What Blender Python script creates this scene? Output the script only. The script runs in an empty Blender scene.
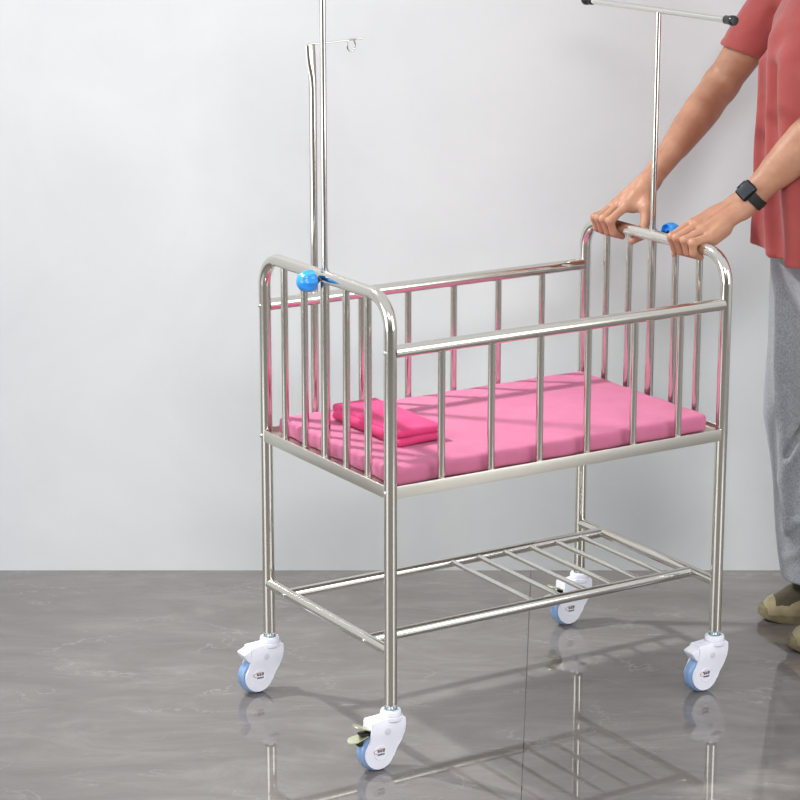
import bpy, bmesh, math
import numpy as np
from mathutils import Vector, Matrix, noise
PI = math.pi
SC = bpy.context.scene
COL = SC.collection

# ---------------------------------------------------------------- frame of the crib
AX, AY, YAW = -0.0184, 4.6429, 0.5552      # near corner post on the floor, heading of the long side
L, W = 0.8166, 0.496                       # post to post
UX, UY = math.cos(YAW), math.sin(YAW)
def loc(u, v, z=0.0):
    return Vector((AX + UX*u - UY*v, AY + UY*u + UX*v, z))

# ---------------------------------------------------------------- materials
def lin(c):
    c /= 255.0
    return c/12.92 if c <= 0.04045 else ((c+0.055)/1.055)**2.4
def rgb(r, g, b): return (lin(r), lin(g), lin(b), 1)
def mat(name, col, rough=0.5, metal=0.0, spec=0.5, **kw):
    m = bpy.data.materials.new(name); m.use_nodes = True
    b = m.node_tree.nodes['Principled BSDF']
    b.inputs['Base Color'].default_value = col
    b.inputs['Roughness'].default_value = rough
    b.inputs['Metallic'].default_value = metal
    b.inputs['Specular IOR Level'].default_value = spec
    for k, v in kw.items(): b.inputs[k].default_value = v
    return m
def N(m, t, **kw):
    n = m.node_tree.nodes.new(t)
    for k, v in kw.items():
        if k in n.inputs: n.inputs[k].default_value = v
        else: setattr(n, k, v)
    return n
def link(m, a, b): m.node_tree.links.new(a, b)
def BS(m): return m.node_tree.nodes['Principled BSDF']
def ramp(m, stops, fac):
    r = m.node_tree.nodes.new('ShaderNodeValToRGB')
    e = r.color_ramp.elements
    while len(e) < len(stops): e.new(0.5)
    for i, (p, c) in enumerate(stops):
        e[i].position = p; e[i].color = c
    link(m, fac, r.inputs[0]); return r
def coords(m, scale=(1,1,1), rot=(0,0,0), kind='Object'):
    tc = N(m, 'ShaderNodeTexCoord'); mp = N(m, 'ShaderNodeMapping')
    mp.inputs['Scale'].default_value = scale; mp.inputs['Rotation'].default_value = rot
    link(m, tc.outputs[kind], mp.inputs[0]); return mp.outputs[0]
def mottle(m, c1, c2, scale=40, detail=4, bump=0.0, bscale=None, mscale=(1,1,1), lo=0.35, hi=0.65, dist=0.01):
    v = coords(m, mscale)
    n = N(m, 'ShaderNodeTexNoise', Scale=scale, Detail=detail); link(m, v, n.inputs['Vector'])
    r = ramp(m, [(lo, c1), (hi, c2)], n.outputs['Fac'])
    link(m, r.outputs[0], BS(m).inputs['Base Color'])
    if bump:
        n2 = N(m, 'ShaderNodeTexNoise', Scale=bscale or scale, Detail=3); link(m, v, n2.inputs['Vector'])
        bp = N(m, 'ShaderNodeBump', Strength=bump, Distance=dist); link(m, n2.outputs['Fac'], bp.inputs['Height'])
        link(m, bp.outputs[0], BS(m).inputs['Normal'])
    return m

M = {}
M['steel'] = mat('brushed_steel', rgb(214, 206, 194), 0.2, 1.0)
M['steel'].node_tree.nodes['Principled BSDF'].inputs['Base Color'].default_value = (0.71, 0.685, 0.63, 1)
def steel_grain(m, lo, hi):
    v = coords(m, (60, 60, 3))
    n = N(m, 'ShaderNodeTexNoise', Scale=20, Detail=3); link(m, v, n.inputs['Vector'])
    mr = N(m, 'ShaderNodeMapRange'); mr.inputs['To Min'].default_value = lo; mr.inputs['To Max'].default_value = hi
    link(m, n.outputs['Fac'], mr.inputs['Value']); link(m, mr.outputs[0], BS(m).inputs['Roughness'])
steel_grain(M['steel'], 0.09, 0.17)
M['plate'] = mat('satin_steel_strip', (0.70, 0.68, 0.62, 1), 0.34, 1.0); steel_grain(M['plate'], 0.28, 0.42)
M['bright'] = mat('polished_steel', (0.72, 0.70, 0.66, 1), 0.12, 1.0)
M['zinc'] = mat('zinc_plated_steel', (0.66, 0.74, 0.76, 1), 0.22, 1.0)
M['brass'] = mat('yellow_zinc_pedal', (0.56, 0.58, 0.38, 1), 0.36, 0.75)
mottle(M['brass'], (0.50, 0.54, 0.36, 1), (0.66, 0.66, 0.50, 1), 60)
M['dark_steel'] = mat('dark_spring_steel', rgb(58, 56, 44), 0.35, 0.8)
M['white_plastic'] = mat('white_plastic', rgb(226, 227, 238), 0.38)
mottle(M['white_plastic'], rgb(224, 225, 237), rgb(229, 230, 240), 30)
M['cap_plastic'] = mat('grey_white_plastic', rgb(205, 206, 216), 0.4)
M['tyre'] = mat('blue_polyurethane_tread', rgb(122, 158, 205), 0.18, 0.0, 0.6)
mottle(M['tyre'], rgb(132, 166, 214), rgb(156, 188, 228), 40)
BS(M['tyre']).inputs['Transmission Weight'].default_value = 0.25
M['hubm'] = mat('grey_blue_hub', rgb(150, 172, 202), 0.4)
M['label'] = mat('sticker_white', rgb(232, 230, 232), 0.4)
M['print_black'] = mat('print_black', rgb(42, 34, 36), 0.5)
M['print_red'] = mat('print_red', rgb(176, 84, 62), 0.5)
M['blue'] = mat('bright_blue_plastic', rgb(44, 150, 240), 0.22, 0.0, 0.6)
mottle(M['blue'], rgb(40, 146, 238), rgb(50, 156, 244), 20)
M['rubber'] = mat('black_rubber', rgb(22, 22, 23), 0.3)
mottle(M['rubber'], rgb(18, 18, 19), rgb(30, 30, 31), 60)

def fabric(name, c1, c2, rough=0.8, scale=18, weave=900, bump=0.15, wr=0.0, sheen=0.2):
    m = mat(name, c1, rough, 0.0, 0.25)
    v = coords(m)
    n = N(m, 'ShaderNodeTexNoise', Scale=scale, Detail=3); link(m, v, n.inputs['Vector'])
    r = ramp(m, [(0.3, c1), (0.7, c2)], n.outputs['Fac']); link(m, r.outputs[0], BS(m).inputs['Base Color'])
    n2 = N(m, 'ShaderNodeTexNoise', Scale=weave, Detail=2); link(m, v, n2.inputs['Vector'])
    b1 = N(m, 'ShaderNodeBump', Strength=bump, Distance=0.001); link(m, n2.outputs['Fac'], b1.inputs['Height'])
    out = b1.outputs[0]
    if wr:
        n3 = N(m, 'ShaderNodeTexNoise', Scale=14, Detail=3, Distortion=0.6); link(m, v, n3.inputs['Vector'])
        b2 = N(m, 'ShaderNodeBump', Strength=wr, Distance=0.012); link(m, n3.outputs['Fac'], b2.inputs['Height'])
        link(m, out, b2.inputs['Normal']); out = b2.outputs[0]
    link(m, out, BS(m).inputs['Normal'])
    BS(m).inputs['Sheen Weight'].default_value = sheen
    return m
M['mattress'] = fabric('pink_mattress_cotton', rgb(182, 100, 132), rgb(188, 107, 138), 0.75, bump=0.1, wr=0.18, sheen=0.05)
M['pillow'] = fabric('hot_pink_cotton', rgb(196, 54, 108), rgb(202, 64, 118), 0.66, bump=0.1, wr=0.2, sheen=0.05)
M['shirt'] = fabric('faded_red_cotton', rgb(154, 70, 68), rgb(162, 78, 76), 0.9, 12, 700, 0.2, 0.35, 0.25)
M['pants'] = fabric('grey_melange_jersey', rgb(150, 153, 159), rgb(160, 163, 168), 0.95, 12, 700, 0.2, 0.2, 0.3)
def melange(m):
    v = coords(m, (1, 1, 0.45))
    n = N(m, 'ShaderNodeTexNoise', Scale=420, Detail=4); link(m, v, n.inputs['Vector'])
    r = ramp(m, [(0.32, rgb(122, 125, 131)), (0.68, rgb(160, 163, 168))], n.outputs['Fac'])
    link(m, r.outputs[0], BS(m).inputs['Base Color'])
melange(M['pants'])
M['suede'] = fabric('olive_tan_suede', rgb(128, 117, 88), rgb(164, 152, 122), 0.85, 30, 500, 0.3, 0.1)
M['suede2'] = fabric('dark_olive_mesh', rgb(66, 60, 48), rgb(84, 76, 60), 0.9, 30, 500, 0.4, 0.1)
M['sole'] = mat('tan_rubber_sole', rgb(140, 128, 98), 0.6)
mottle(M['sole'], rgb(92, 82, 58), rgb(124, 113, 84), 30)
M['hair'] = mat('black_hair', rgb(26, 22, 20), 0.5); mottle(M['hair'], rgb(20, 17, 15), rgb(38, 32, 28), 90, mscale=(1, 1, .2))
M['watch'] = mat('black_aluminium', rgb(30, 30, 32), 0.22, 0.6)
M['screen'] = mat('dark_glass_screen', rgb(48, 52, 58), 0.3, 0.0, 0.3)
M['strap'] = mat('black_strap', rgb(20, 20, 21), 0.6); mottle(M['strap'], rgb(16, 16, 17), rgb(28, 28, 29), 200)
M['eye'] = mat('eye_white', rgb(225, 220, 214), 0.2)

def skin():
    m = mat('skin', rgb(200, 150, 122), 0.45, 0, 0.4)
    v = coords(m)
    n = N(m, 'ShaderNodeTexNoise', Scale=22, Detail=5); link(m, v, n.inputs['Vector'])
    r = ramp(m, [(0.3, rgb(160, 112, 88)), (0.7, rgb(180, 134, 108))], n.outputs['Fac'])
    link(m, r.outputs[0], BS(m).inputs['Base Color'])
    n2 = N(m, 'ShaderNodeTexNoise', Scale=260, Detail=4); link(m, v, n2.inputs['Vector'])
    b = N(m, 'ShaderNodeBump', Strength=0.25, Distance=0.002); link(m, n2.outputs['Fac'], b.inputs['Height'])
    link(m, b.outputs[0], BS(m).inputs['Normal'])
    BS(m).inputs['Subsurface Weight'].default_value = 0.05
    BS(m).inputs['Subsurface Radius'].default_value = (0.012, 0.005, 0.003)
    return m
M['skin'] = skin()

def wall_mat():
    m = mat('plaster_wall', rgb(214, 216, 218), 0.75, 0, 0.3)
    v = coords(m)
    n = N(m, 'ShaderNodeTexNoise', Scale=2.2, Detail=8, Roughness=0.6, Distortion=0.6); link(m, v, n.inputs['Vector'])
    r = ramp(m, [(0.3, rgb(209, 211, 213)), (0.7, rgb(218, 220, 221))], n.outputs['Fac'])
    link(m, r.outputs[0], BS(m).inputs['Base Color'])
    n2 = N(m, 'ShaderNodeTexNoise', Scale=9, Detail=8, Roughness=0.65, Distortion=0.4); link(m, v, n2.inputs['Vector'])
    b = N(m, 'ShaderNodeBump', Strength=0.10, Distance=0.008); link(m, n2.outputs['Fac'], b.inputs['Height'])
    link(m, b.outputs[0], BS(m).inputs['Normal'])
    return m
M['wall'] = wall_mat()
def floor_mat():
    m = mat('polished_stone_tile', rgb(140, 136, 133), 0.07, 0, 0.5, IOR=1.75)
    v = coords(m, (0.8, 2.2, 1), (0, 0, 0.12))
    n = N(m, 'ShaderNodeTexNoise', Scale=3.6, Detail=12, Roughness=0.72, Distortion=0.7); link(m, v, n.inputs['Vector'])
    r = ramp(m, [(0.25, rgb(98, 93, 90)), (0.5, rgb(115, 109, 106)), (0.75, rgb(134, 129, 125))], n.outputs['Fac'])
    v2 = coords(m, (1.0, 1.9, 1), (0, 0, 0.5))
    n2 = N(m, 'ShaderNodeTexNoise', Scale=2.6, Detail=9, Roughness=0.62, Distortion=0.5); link(m, v2, n2.inputs['Vector'])
    ab = N(m, 'ShaderNodeMath', operation='SUBTRACT'); ab.inputs[1].default_value = 0.5; link(m, n2.outputs['Fac'], ab.inputs[0])
    a2 = N(m, 'ShaderNodeMath', operation='ABSOLUTE'); link(m, ab.outputs[0], a2.inputs[0])
    r2 = ramp(m, [(0.0, (1, 1, 1, 1)), (0.008, (0, 0, 0, 1))], a2.outputs[0])
    n3 = N(m, 'ShaderNodeTexNoise', Scale=5, Detail=3); link(m, v2, n3.inputs['Vector'])
    r3 = ramp(m, [(0.45, (0, 0, 0, 1)), (0.7, (1, 1, 1, 1))], n3.outputs['Fac'])
    mu = N(m, 'ShaderNodeMath', operation='MULTIPLY'); link(m, r2.outputs[0], mu.inputs[0]); link(m, r3.outputs[0], mu.inputs[1])
    mu2 = N(m, 'ShaderNodeMath', operation='MULTIPLY'); link(m, mu.outputs[0], mu2.inputs[0]); mu2.inputs[1].default_value = 0.38
    mx = N(m, 'ShaderNodeMixRGB'); link(m, mu2.outputs[0], mx.inputs[0]); link(m, r.outputs[0], mx.inputs[1])
    mx.inputs[2].default_value = rgb(188, 185, 182)
    # joint between the big tiles
    tc = N(m, 'ShaderNodeTexCoord'); sp = N(m, 'ShaderNodeSeparateXYZ'); link(m, tc.outputs['Object'], sp.inputs[0])
    k = N(m, 'ShaderNodeMath', operation='MULTIPLY_ADD'); link(m, sp.outputs['Y'], k.inputs[0])
    k.inputs[1].default_value = -0.0642; link(m, sp.outputs['X'], k.inputs[2])
    s = N(m, 'ShaderNodeMath', operation='SUBTRACT'); link(m, k.outputs[0], s.inputs[0]); s.inputs[1].default_value = -0.0535
    pg = N(m, 'ShaderNodeMath', operation='PINGPONG'); link(m, s.outputs[0], pg.inputs[0]); pg.inputs[1].default_value = 0.9
    lt = N(m, 'ShaderNodeMath', operation='LESS_THAN'); link(m, pg.outputs[0], lt.inputs[0]); lt.inputs[1].default_value = 0.0011
    mx2 = N(m, 'ShaderNodeMixRGB'); link(m, lt.outputs[0], mx2.inputs[0]); link(m, mx.outputs[0], mx2.inputs[1])
    mx2.inputs[2].default_value = rgb(62, 58, 56)
    link(m, mx2.outputs[0], BS(m).inputs['Base Color'])
    rr = N(m, 'ShaderNodeMapRange'); rr.inputs['To Min'].default_value = 0.015; rr.inputs['To Max'].default_value = 0.05
    link(m, n.outputs['Fac'], rr.inputs['Value']); link(m, rr.outputs[0], BS(m).inputs['Roughness'])
    return m
M['floor'] = floor_mat()

# ---------------------------------------------------------------- mesh helpers
def obj(name, bm, m, parent=None, smooth=True, label=None):
    me = bpy.data.meshes.new(name); bmesh.ops.recalc_face_normals(bm, faces=bm.faces)
    bm.to_mesh(me); bm.free()
    if smooth:
        me.polygons.foreach_set('use_smooth', [True]*len(me.polygons))
        try: me.set_sharp_from_angle(angle=math.radians(40))
        except Exception: pass
    me.materials.append(m)
    o = bpy.data.objects.new(name, me); COL.objects.link(o)
    if parent: o.parent = parent
    if label: o['label'] = label
    return o
def empty(name, label, cat, location=(0, 0, 0), rz=0.0, group=None):
    o = bpy.data.objects.new(name, None); COL.objects.link(o); o.empty_display_size = 0.05
    o.location = location; o.rotation_euler = (0, 0, rz)
    tag(o, label, cat, group); return o
def tag(o, label, cat, group=None):
    o['label'] = label; o['category'] = cat
    if group: o['group'] = group
def tube(bm, pts, r, seg=20, caps=True, scale=None):
    pts = [Vector(p) for p in pts]; n = len(pts)
    rs = r if isinstance(r, (list, tuple)) else [r]*n
    t0 = (pts[1]-pts[0]).normalized()
    up = Vector((0, 0, 1)) if abs(t0.z) < 0.9 else Vector((1, 0, 0))
    x = t0.cross(up).normalized(); y = x.cross(t0).normalized()
    rings = []; prev = t0
    for i, p in enumerate(pts):
        if i == 0: t = t0
        elif i == n-1: t = (pts[-1]-pts[-2]).normalized()
        else: t = ((pts[i+1]-p).normalized() + (p-pts[i-1]).normalized()).normalized()
        q = prev.rotation_difference(t); x = q @ x; y = q @ y; prev = t
        sx, sy = (1, 1) if scale is None else scale[i]
        rings.append([bm.verts.new(p + x*(math.cos(a)*rs[i]*sx) + y*(math.sin(a)*rs[i]*sy))
                      for a in [2*PI*k/seg for k in range(seg)]])
    for i in range(n-1):
        for k in range(seg):
            k2 = (k+1) % seg
            bm.faces.new((rings[i][k], rings[i][k2], rings[i+1][k2], rings[i+1][k]))
    if caps:
        bm.faces.new(rings[0][::-1]); bm.faces.new(rings[-1])
def lathe(bm, prof, seg=32, M4=Matrix(), flute=None):
    """prof = [(r, z)...] about local z"""
    rings = []
    for i, (r, z) in enumerate(prof):
        if r < 1e-6: rings.append([bm.verts.new(M4 @ Vector((0, 0, z)))]); continue
        ring = []
        for k in range(seg):
            a = 2*PI*k/seg; rr = r*(1 + (flute[i]*math.cos(8*a) if flute else 0))
            ring.append(bm.verts.new(M4 @ Vector((rr*math.cos(a), rr*math.sin(a), z))))
        rings.append(ring)
    for a, b in zip(rings, rings[1:]):
        if len(a) == 1 and len(b) == 1: continue
        for k in range(seg):
            k2 = (k+1) % seg
            if len(a) == 1: bm.faces.new((a[0], b[k], b[k2]))
            elif len(b) == 1: bm.faces.new((a[k], a[k2], b[0]))
            else: bm.faces.new((a[k], a[k2], b[k2], b[k]))
def box(bm, lo, hi, bev=0.0, M4=Matrix()):
    r = bmesh.ops.create_cube(bm, size=1.0)
    for v in r['verts']:
        v.co = Vector([lo[i] + (v.co[i]+0.5)*(hi[i]-lo[i]) for i in range(3)])
    if bev:
        es = list({e for v in r['verts'] for e in v.link_edges})
        rb = bmesh.ops.bevel(bm, geom=es, offset=bev, segments=3, profile=0.5, affect='EDGES')
        vs = set(v for f in rb['faces'] for v in f.verts) | {v for v in r['verts'] if v.is_valid}
    else: vs = set(r['verts'])
    for v in vs: v.co = M4 @ v.co
def prism(bm, prof, y0, y1, bev=0.0, M4=Matrix()):
    """extrude an (x, z) outline from y0 to y1"""
    a = [bm.verts.new((x, y0, z)) for x, z in prof]; b = [bm.verts.new((x, y1, z)) for x, z in prof]
    n = len(prof); fs = [bm.faces.new(a), bm.faces.new(b[::-1])]
    for i in range(n): bm.faces.new((a[i], b[i], b[(i+1) % n], a[(i+1) % n]))
    vs = set(a+b)
    if bev:
        es = list(fs[0].edges) + list(fs[1].edges)
        rb = bmesh.ops.bevel(bm, geom=es, offset=bev, segments=3, profile=0.5, affect='EDGES')
        vs = {v for v in vs if v.is_valid} | {v for f in rb['faces'] for v in f.verts}
    for v in vs: v.co = M4 @ v.co
def axis_mat(origin, zdir, xdir=None):
    z = Vector(zdir).normalized()
    x = Vector(xdir) if xdir is not None else (Vector((1, 0, 0)) if abs(z.x) < 0.9 else Vector((0, 1, 0)))
    x = (x - z*x.dot(z)).normalized(); y = z.cross(x)
    m = Matrix((x, y, z)).transposed().to_4x4(); m.translation = Vector(origin); return m
def cushion(bm, size, r, cell, disp):
    """closed box with rounded edges, dense enough to be displaced"""
    sx, sy, sz = size; nx, ny, nz = [max(3, int(s/cell)) for s in size]
    vm = {}
    def V(p):
        k = tuple(round(c, 5) for c in p)
        if k not in vm:
            c = Vector(p); h = Vector((sx/2-r, sy/2-r, sz/2-r))
            q = Vector([max(-h[i], min(h[i], c[i])) for i in range(3)])
            d = c - q
            if d.length > 1e-9: c = q + d.normalized()*r
            vm[k] = bm.verts.new(disp(c))
        return vm[k]
    for ax, (na, nb) in enumerate(((ny, nz), (nx, nz), (nx, ny))):
        oth = [i for i in range(3) if i != ax]; S = (sx, sy, sz)
        for sgn in (-1, 1):
            for i in range(na):
                for j in range(nb):
                    q = []
                    for di, dj in ((0, 0), (1, 0), (1, 1), (0, 1)):
                        p = [0, 0, 0]; p[ax] = sgn*S[ax]/2
                        p[oth[0]] = -S[oth[0]]/2 + S[oth[0]]*(i+di)/na
                        p[oth[1]] = -S[oth[1]]/2 + S[oth[1]]*(j+dj)/nb
                        q.append(V(p))
                    if len(set(q)) == 4:
                        try: bm.faces.new(q)
                        except ValueError: pass
def arc(c, r, a0, a1, n, e1, e2):
    c = Vector(c); e1 = Vector(e1); e2 = Vector(e2)
    return [c + e1*(r*math.cos(a0+(a1-a0)*i/n)) + e2*(r*math.sin(a0+(a1-a0)*i/n)) for i in range(n+1)]

# ---------------------------------------------------------------- signed distance modelling (bodies, clothes)
class Field:
    def __init__(s, lo, hi, h):
        s.lo = np.array(lo, float); s.h = h
        s.n = np.ceil((np.array(hi)-s.lo)/h).astype(int)+1
        s.D = np.full(s.n, 0.08, np.float32)
    def win(s, mn, mx):
        a = np.clip(np.floor((mn-s.lo)/s.h).astype(int), 0, s.n); b = np.clip(np.ceil((mx-s.lo)/s.h).astype(int)+1, 0, s.n)
        if np.any(b <= a): return None
        g = [s.lo[i]+s.h*np.arange(a[i], b[i]) for i in range(3)]
        return (slice(a[0], b[0]), slice(a[1], b[1]), slice(a[2], b[2])), np.meshgrid(*g, indexing='ij')
    def mix(s, sl, d, k, mode):
        o = s.D[sl]; d = d.astype(np.float32)
        if mode == 'sub':
            d = -d
            h = np.maximum(k-np.abs(o-d), 0)/k; s.D[sl] = np.maximum(o, d)+h*h*k*0.25
        else:
            h = np.maximum(k-np.abs(o-d), 0)/k; s.D[sl] = np.minimum(o, d)-h*h*k*0.25
    def cone(s, a, b, ra, rb=None, k=0.01, mode='add', flat=None):
        """tapered capsule; flat=(dir, factor) squashes it along dir"""
        rb = ra if rb is None else rb
        a = np.array(a, float); b = np.array(b, float); R = max(ra, rb)*(1.0 if not flat else max(1, flat[1]))+k+2*s.h
        w = s.win(np.minimum(a, b)-R, np.maximum(a, b)+R)
        if w is None: return
        sl, (X, Y, Z) = w
        ab = b-a; px, py, pz = X-a[0], Y-a[1], Z-a[2]
        t = np.clip((px*ab[0]+py*ab[1]+pz*ab[2])/max(ab@ab, 1e-9), 0, 1)
        qx, qy, qz = px-t*ab[0], py-t*ab[1], pz-t*ab[2]
        if flat:
            n = np.array(flat[0], float); n /= np.linalg.norm(n)
            c = (qx*n[0]+qy*n[1]+qz*n[2])*(1/flat[1]-1)
            qx, qy, qz = qx+c*n[0], qy+c*n[1], qz+c*n[2]
        d = np.sqrt(qx*qx+qy*qy+qz*qz)-(ra+(rb-ra)*t)
        s.mix(sl, d, k, mode)
    def chain(s, pts, rs, k=0.01, mode='add', flat=None):
        P = np.array([list(p) for p in pts], float); R = max(rs)+k+2*s.h
        w = s.win(P.min(0)-R, P.max(0)+R)
        if w is None: return
        sl, (X, Y, Z) = w; D = None
        for i in range(len(P)-1):
            a, ab = P[i], P[i+1]-P[i]
            px, py, pz = X-a[0], Y-a[1], Z-a[2]
            t = np.clip((px*ab[0]+py*ab[1]+pz*ab[2])/max(ab@ab, 1e-9), 0, 1)
            d = np.sqrt((px-t*ab[0])**2+(py-t*ab[1])**2+(pz-t*ab[2])**2)-(rs[i]+(rs[i+1]-rs[i])*t)
            D = d if D is None else np.minimum(D, d)
        s.mix(sl, D, k, mode)
    def ell(s, c, r, k=0.01, mode='add', rz=0.0):
        c = np.array(c, float); r = np.array(r, float); R = max(r)+k+2*s.h
        w = s.win(c-R, c+R)
        if w is None: return
        sl, (X, Y, Z) = w
        x, y, z = X-c[0], Y-c[1], Z-c[2]
        x, y = x*math.cos(rz)+y*math.sin(rz), -x*math.sin(rz)+y*math.cos(rz)
        q = np.sqrt((x/r[0])**2+(y/r[1])**2+(z/r[2])**2)+1e-9
        g = np.sqrt((x/r[0]**2)**2+(y/r[1]**2)**2+(z/r[2]**2)**2)+1e-9
        s.mix(sl, q*(q-1)/g, k, mode)
    def rings(s, prof, power=2.3):
        """stack of (z, cx, cy, rx, ry) sections, blended linearly"""
        zs = [p[0] for p in prof]; P = np.array(prof)
        g = [s.lo[i]+s.h*np.arange(s.n[i]) for i in range(3)]
        X, Y = np.meshgrid(g[0], g[1], indexing='ij')
        for k, z in enumerate(g[2]):
            if z < zs[0]-0.03 or z > zs[-1]+0.05: continue
            zz = min(max(z, zs[0]), zs[-1])
            cx, cy, rx, ry = [np.interp(zz, zs, P[:, j]) for j in (1, 2, 3, 4)]
            q = ((np.abs(X-cx)/rx)**power+(np.abs(Y-cy)/ry)**power)**(1/power)
            d = (q-1)*min(rx, ry)
            e = max(zs[0]-z, z-zs[-1])
            d = np.maximum(d, e)
            s.D[:, :, k] = np.minimum(s.D[:, :, k], d)
    def mesh(s, bm_name, m, relax=2, post=None):
        D = s.D.copy(); D[0], D[-1] = 0.05, 0.05; D[:, 0] = D[:, -1] = 0.05; D[:, :, 0] = D[:, :, -1] = 0.05
        ins = D < 0
        c = [ins[i:ins.shape[0]-1+i, j:ins.shape[1]-1+j, k:ins.shape[2]-1+k] for i in (0, 1) for j in (0, 1) for k in (0, 1)]
        cnt = sum(x.astype(np.int8) for x in c); act = (cnt > 0) & (cnt < 8)
        I = np.argwhere(act); idx = -np.ones(act.shape, np.int64); idx[tuple(I.T)] = np.arange(len(I))
        acc = np.zeros((len(I), 3)); num = np.zeros(len(I))
        for ax in range(3):
            for o1 in (0, 1):
                for o2 in (0, 1):
                    off = np.zeros(3, int); ot = [i for i in range(3) if i != ax]; off[ot[0]] = o1; off[ot[1]] = o2
                    e = np.zeros(3, int); e[ax] = 1
                    A = I+off; B = A+e
                    da = D[tuple(A.T)]; db = D[tuple(B.T)]; cr = (da < 0) != (db < 0)
                    t = np.where(cr, da/(da-db+1e-12), 0)
                    p = A+e*t[:, None]
                    acc[cr] += p[cr]; num[cr] += 1
        V = s.lo+s.h*(acc/num[:, None])
        F = []
        for ax in range(3):
            ot = [(ax+1) % 3, (ax+2) % 3]
            sa = [slice(1, -1)]*3; sa[ax] = slice(0, -1); sb = [slice(1, -1)]*3; sb[ax] = slice(1, None)
            a = ins[tuple(sa)]; b = ins[tuple(sb)]
            E = np.argwhere(a != b); pos = a[tuple(E.T)]
            base = E+1; base[:, ax] -= 1
            e1 = np.zeros(3, int); e1[ot[0]] = 1; e2 = np.zeros(3, int); e2[ot[1]] = 1
            q = np.stack([idx[tuple((base-e1-e2).T)], idx[tuple((base-e2).T)], idx[tuple(base.T)], idx[tuple((base-e1).T)]], 1)
            q = np.where(pos[:, None], q, q[:, ::-1]); F.append(q)
        F = np.concatenate(F)
        E = np.concatenate([F[:, [0, 1]], F[:, [1, 2]], F[:, [2, 3]], F[:, [3, 0]]])
        for it in range(relax):
            S = np.zeros_like(V); C = np.zeros(len(V))
            for j in range(3):
                S[:, j] = np.bincount(E[:, 0], V[E[:, 1], j], len(V))+np.bincount(E[:, 1], V[E[:, 0], j], len(V))
            C = np.bincount(E[:, 0], minlength=len(V))+np.bincount(E[:, 1], minlength=len(V))
            V = V*0.4+0.6*S/C[:, None]
        if post: V = post(V)
        return V, F
def np_obj(name, parts, m, parent=None):
    V = np.concatenate([p[0] for p in parts]); o = 0; F = []
    for p in parts: F.append(p[1]+o); o += len(p[0])
    F = np.concatenate(F)
    me = bpy.data.meshes.new(name)
    me.vertices.add(len(V)); me.vertices.foreach_set('co', V.astype(np.float32).ravel())
    me.loops.add(F.size); me.loops.foreach_set('vertex_index', F.astype(np.int32).ravel())
    me.polygons.add(len(F)); me.polygons.foreach_set('loop_start', np.arange(0, F.size, 4, dtype=np.int32))
    me.update(calc_edges=True); me.validate()
    me.polygons.foreach_set('use_smooth', [True]*len(me.polygons)); me.materials.append(m)
    ob = bpy.data.objects.new(name, me); COL.objects.link(ob)
    if parent: ob.parent = parent
    return ob

# ================================================================ the room
WY = 5.866
bm = bmesh.new(); box(bm, (-4.5, -2.0, -0.05), (4.5, WY, 0.0)); o = obj('floor', bm, M['floor'], smooth=False); o['kind'] = 'structure'
bm = bmesh.new(); box(bm, (-4.5, WY, -0.05), (4.5, WY+0.1, 3.0)); o = obj('wall_back', bm, M['wall'], smooth=False); o['kind'] = 'structure'

# ================================================================ the crib
RP, RB, RL = 0.0128, 0.0075, 0.0112        # post, bar, lower rail radii
ZT, ZR, ZF0, ZF1, ZL, ZB = 0.95, 0.8464, 0.5555, 0.5805, 0.2397, 0.1307
crib = empty('baby_crib', 'stainless steel hospital baby crib on four white casters with open lower rack',
             'crib', loc(L/2, W/2, 0), YAW)
def lc(u, v, z): return Vector((u-L/2, v-W/2, z))      # metres in the crib's own frame

def bolt(bm, p, d, r=0.0048, t=0.0035):
    lathe(bm, [(0, t), (r*0.55, t*0.92), (r*0.9, t*0.55), (r, 0), (r, -0.001), (0, -0.001)], 14, axis_mat(p, d))

VC = {0: 0.2478, L: 0.2526}          # where the centre bar of each end stands
for u, sgn in ((0, -1), (L, 1)):
    R = 0.062
    pts = [lc(u, 0, ZB), lc(u, 0, 0.4), lc(u, 0, 0.7)]
    pts += arc(lc(u, R, ZT-R), R, PI, PI/2, 12, (0, 1, 0), (0, 0, 1))
    pts += arc(lc(u, W-R, ZT-R), R, PI/2, 0, 12, (0, 1, 0), (0, 0, 1))
    pts += [lc(u, W, 0.7), lc(u, W, 0.4), lc(u, W, ZB)]
    bm = bmesh.new(); tube(bm, pts, RP, 28)
    ef = obj('end_frame', bm, M['steel'], crib)
    for k in range(1, 6):
        v = 0.0826*k if u == 0 else 0.0090+0.0812*k; bm = bmesh.new()
        tube(bm, [lc(u, v, ZF1-0.012), lc(u, v, 0.75), lc(u, v, ZT-0.004)], 0.0095 if k == 3 else RB, 18)
        obj('sleeve_bar' if k == 3 else 'bar', bm, M['steel'], crib)
    bm = bmesh.new(); tube(bm, [lc(u, 0, ZL), lc(u, W, ZL)], 0.0112, 20); obj('end_rail', bm, M['steel'], crib)
    for v in (0, W):
        for z in (ZR, 0.568):
            bm = bmesh.new(); bolt(bm, lc(u+sgn*RP*0.93, v, z), (sgn, 0, 0)); obj('bolt', bm, M['bright'], crib)
    for v in (0.085, W-0.085):
        bm = bmesh.new(); bolt(bm, lc(u+sgn*0.0105, v, ZL), (sgn, 0, 0)); obj('bolt', bm, M['bright'], crib)
    # rim of the hole the drip pole comes out of, and its locking screw
    bm = bmesh.new(); lathe(bm, [(0.0085, -0.002), (0.0098, 0.0), (0.0085, 0.0022), (0.0074, 0.0022)], 20, axis_mat(lc(u, VC[u], ZT+RP-0.001), (0, 0, 1)))
    obj('pole_collar', bm, M['bright'], crib)

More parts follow.
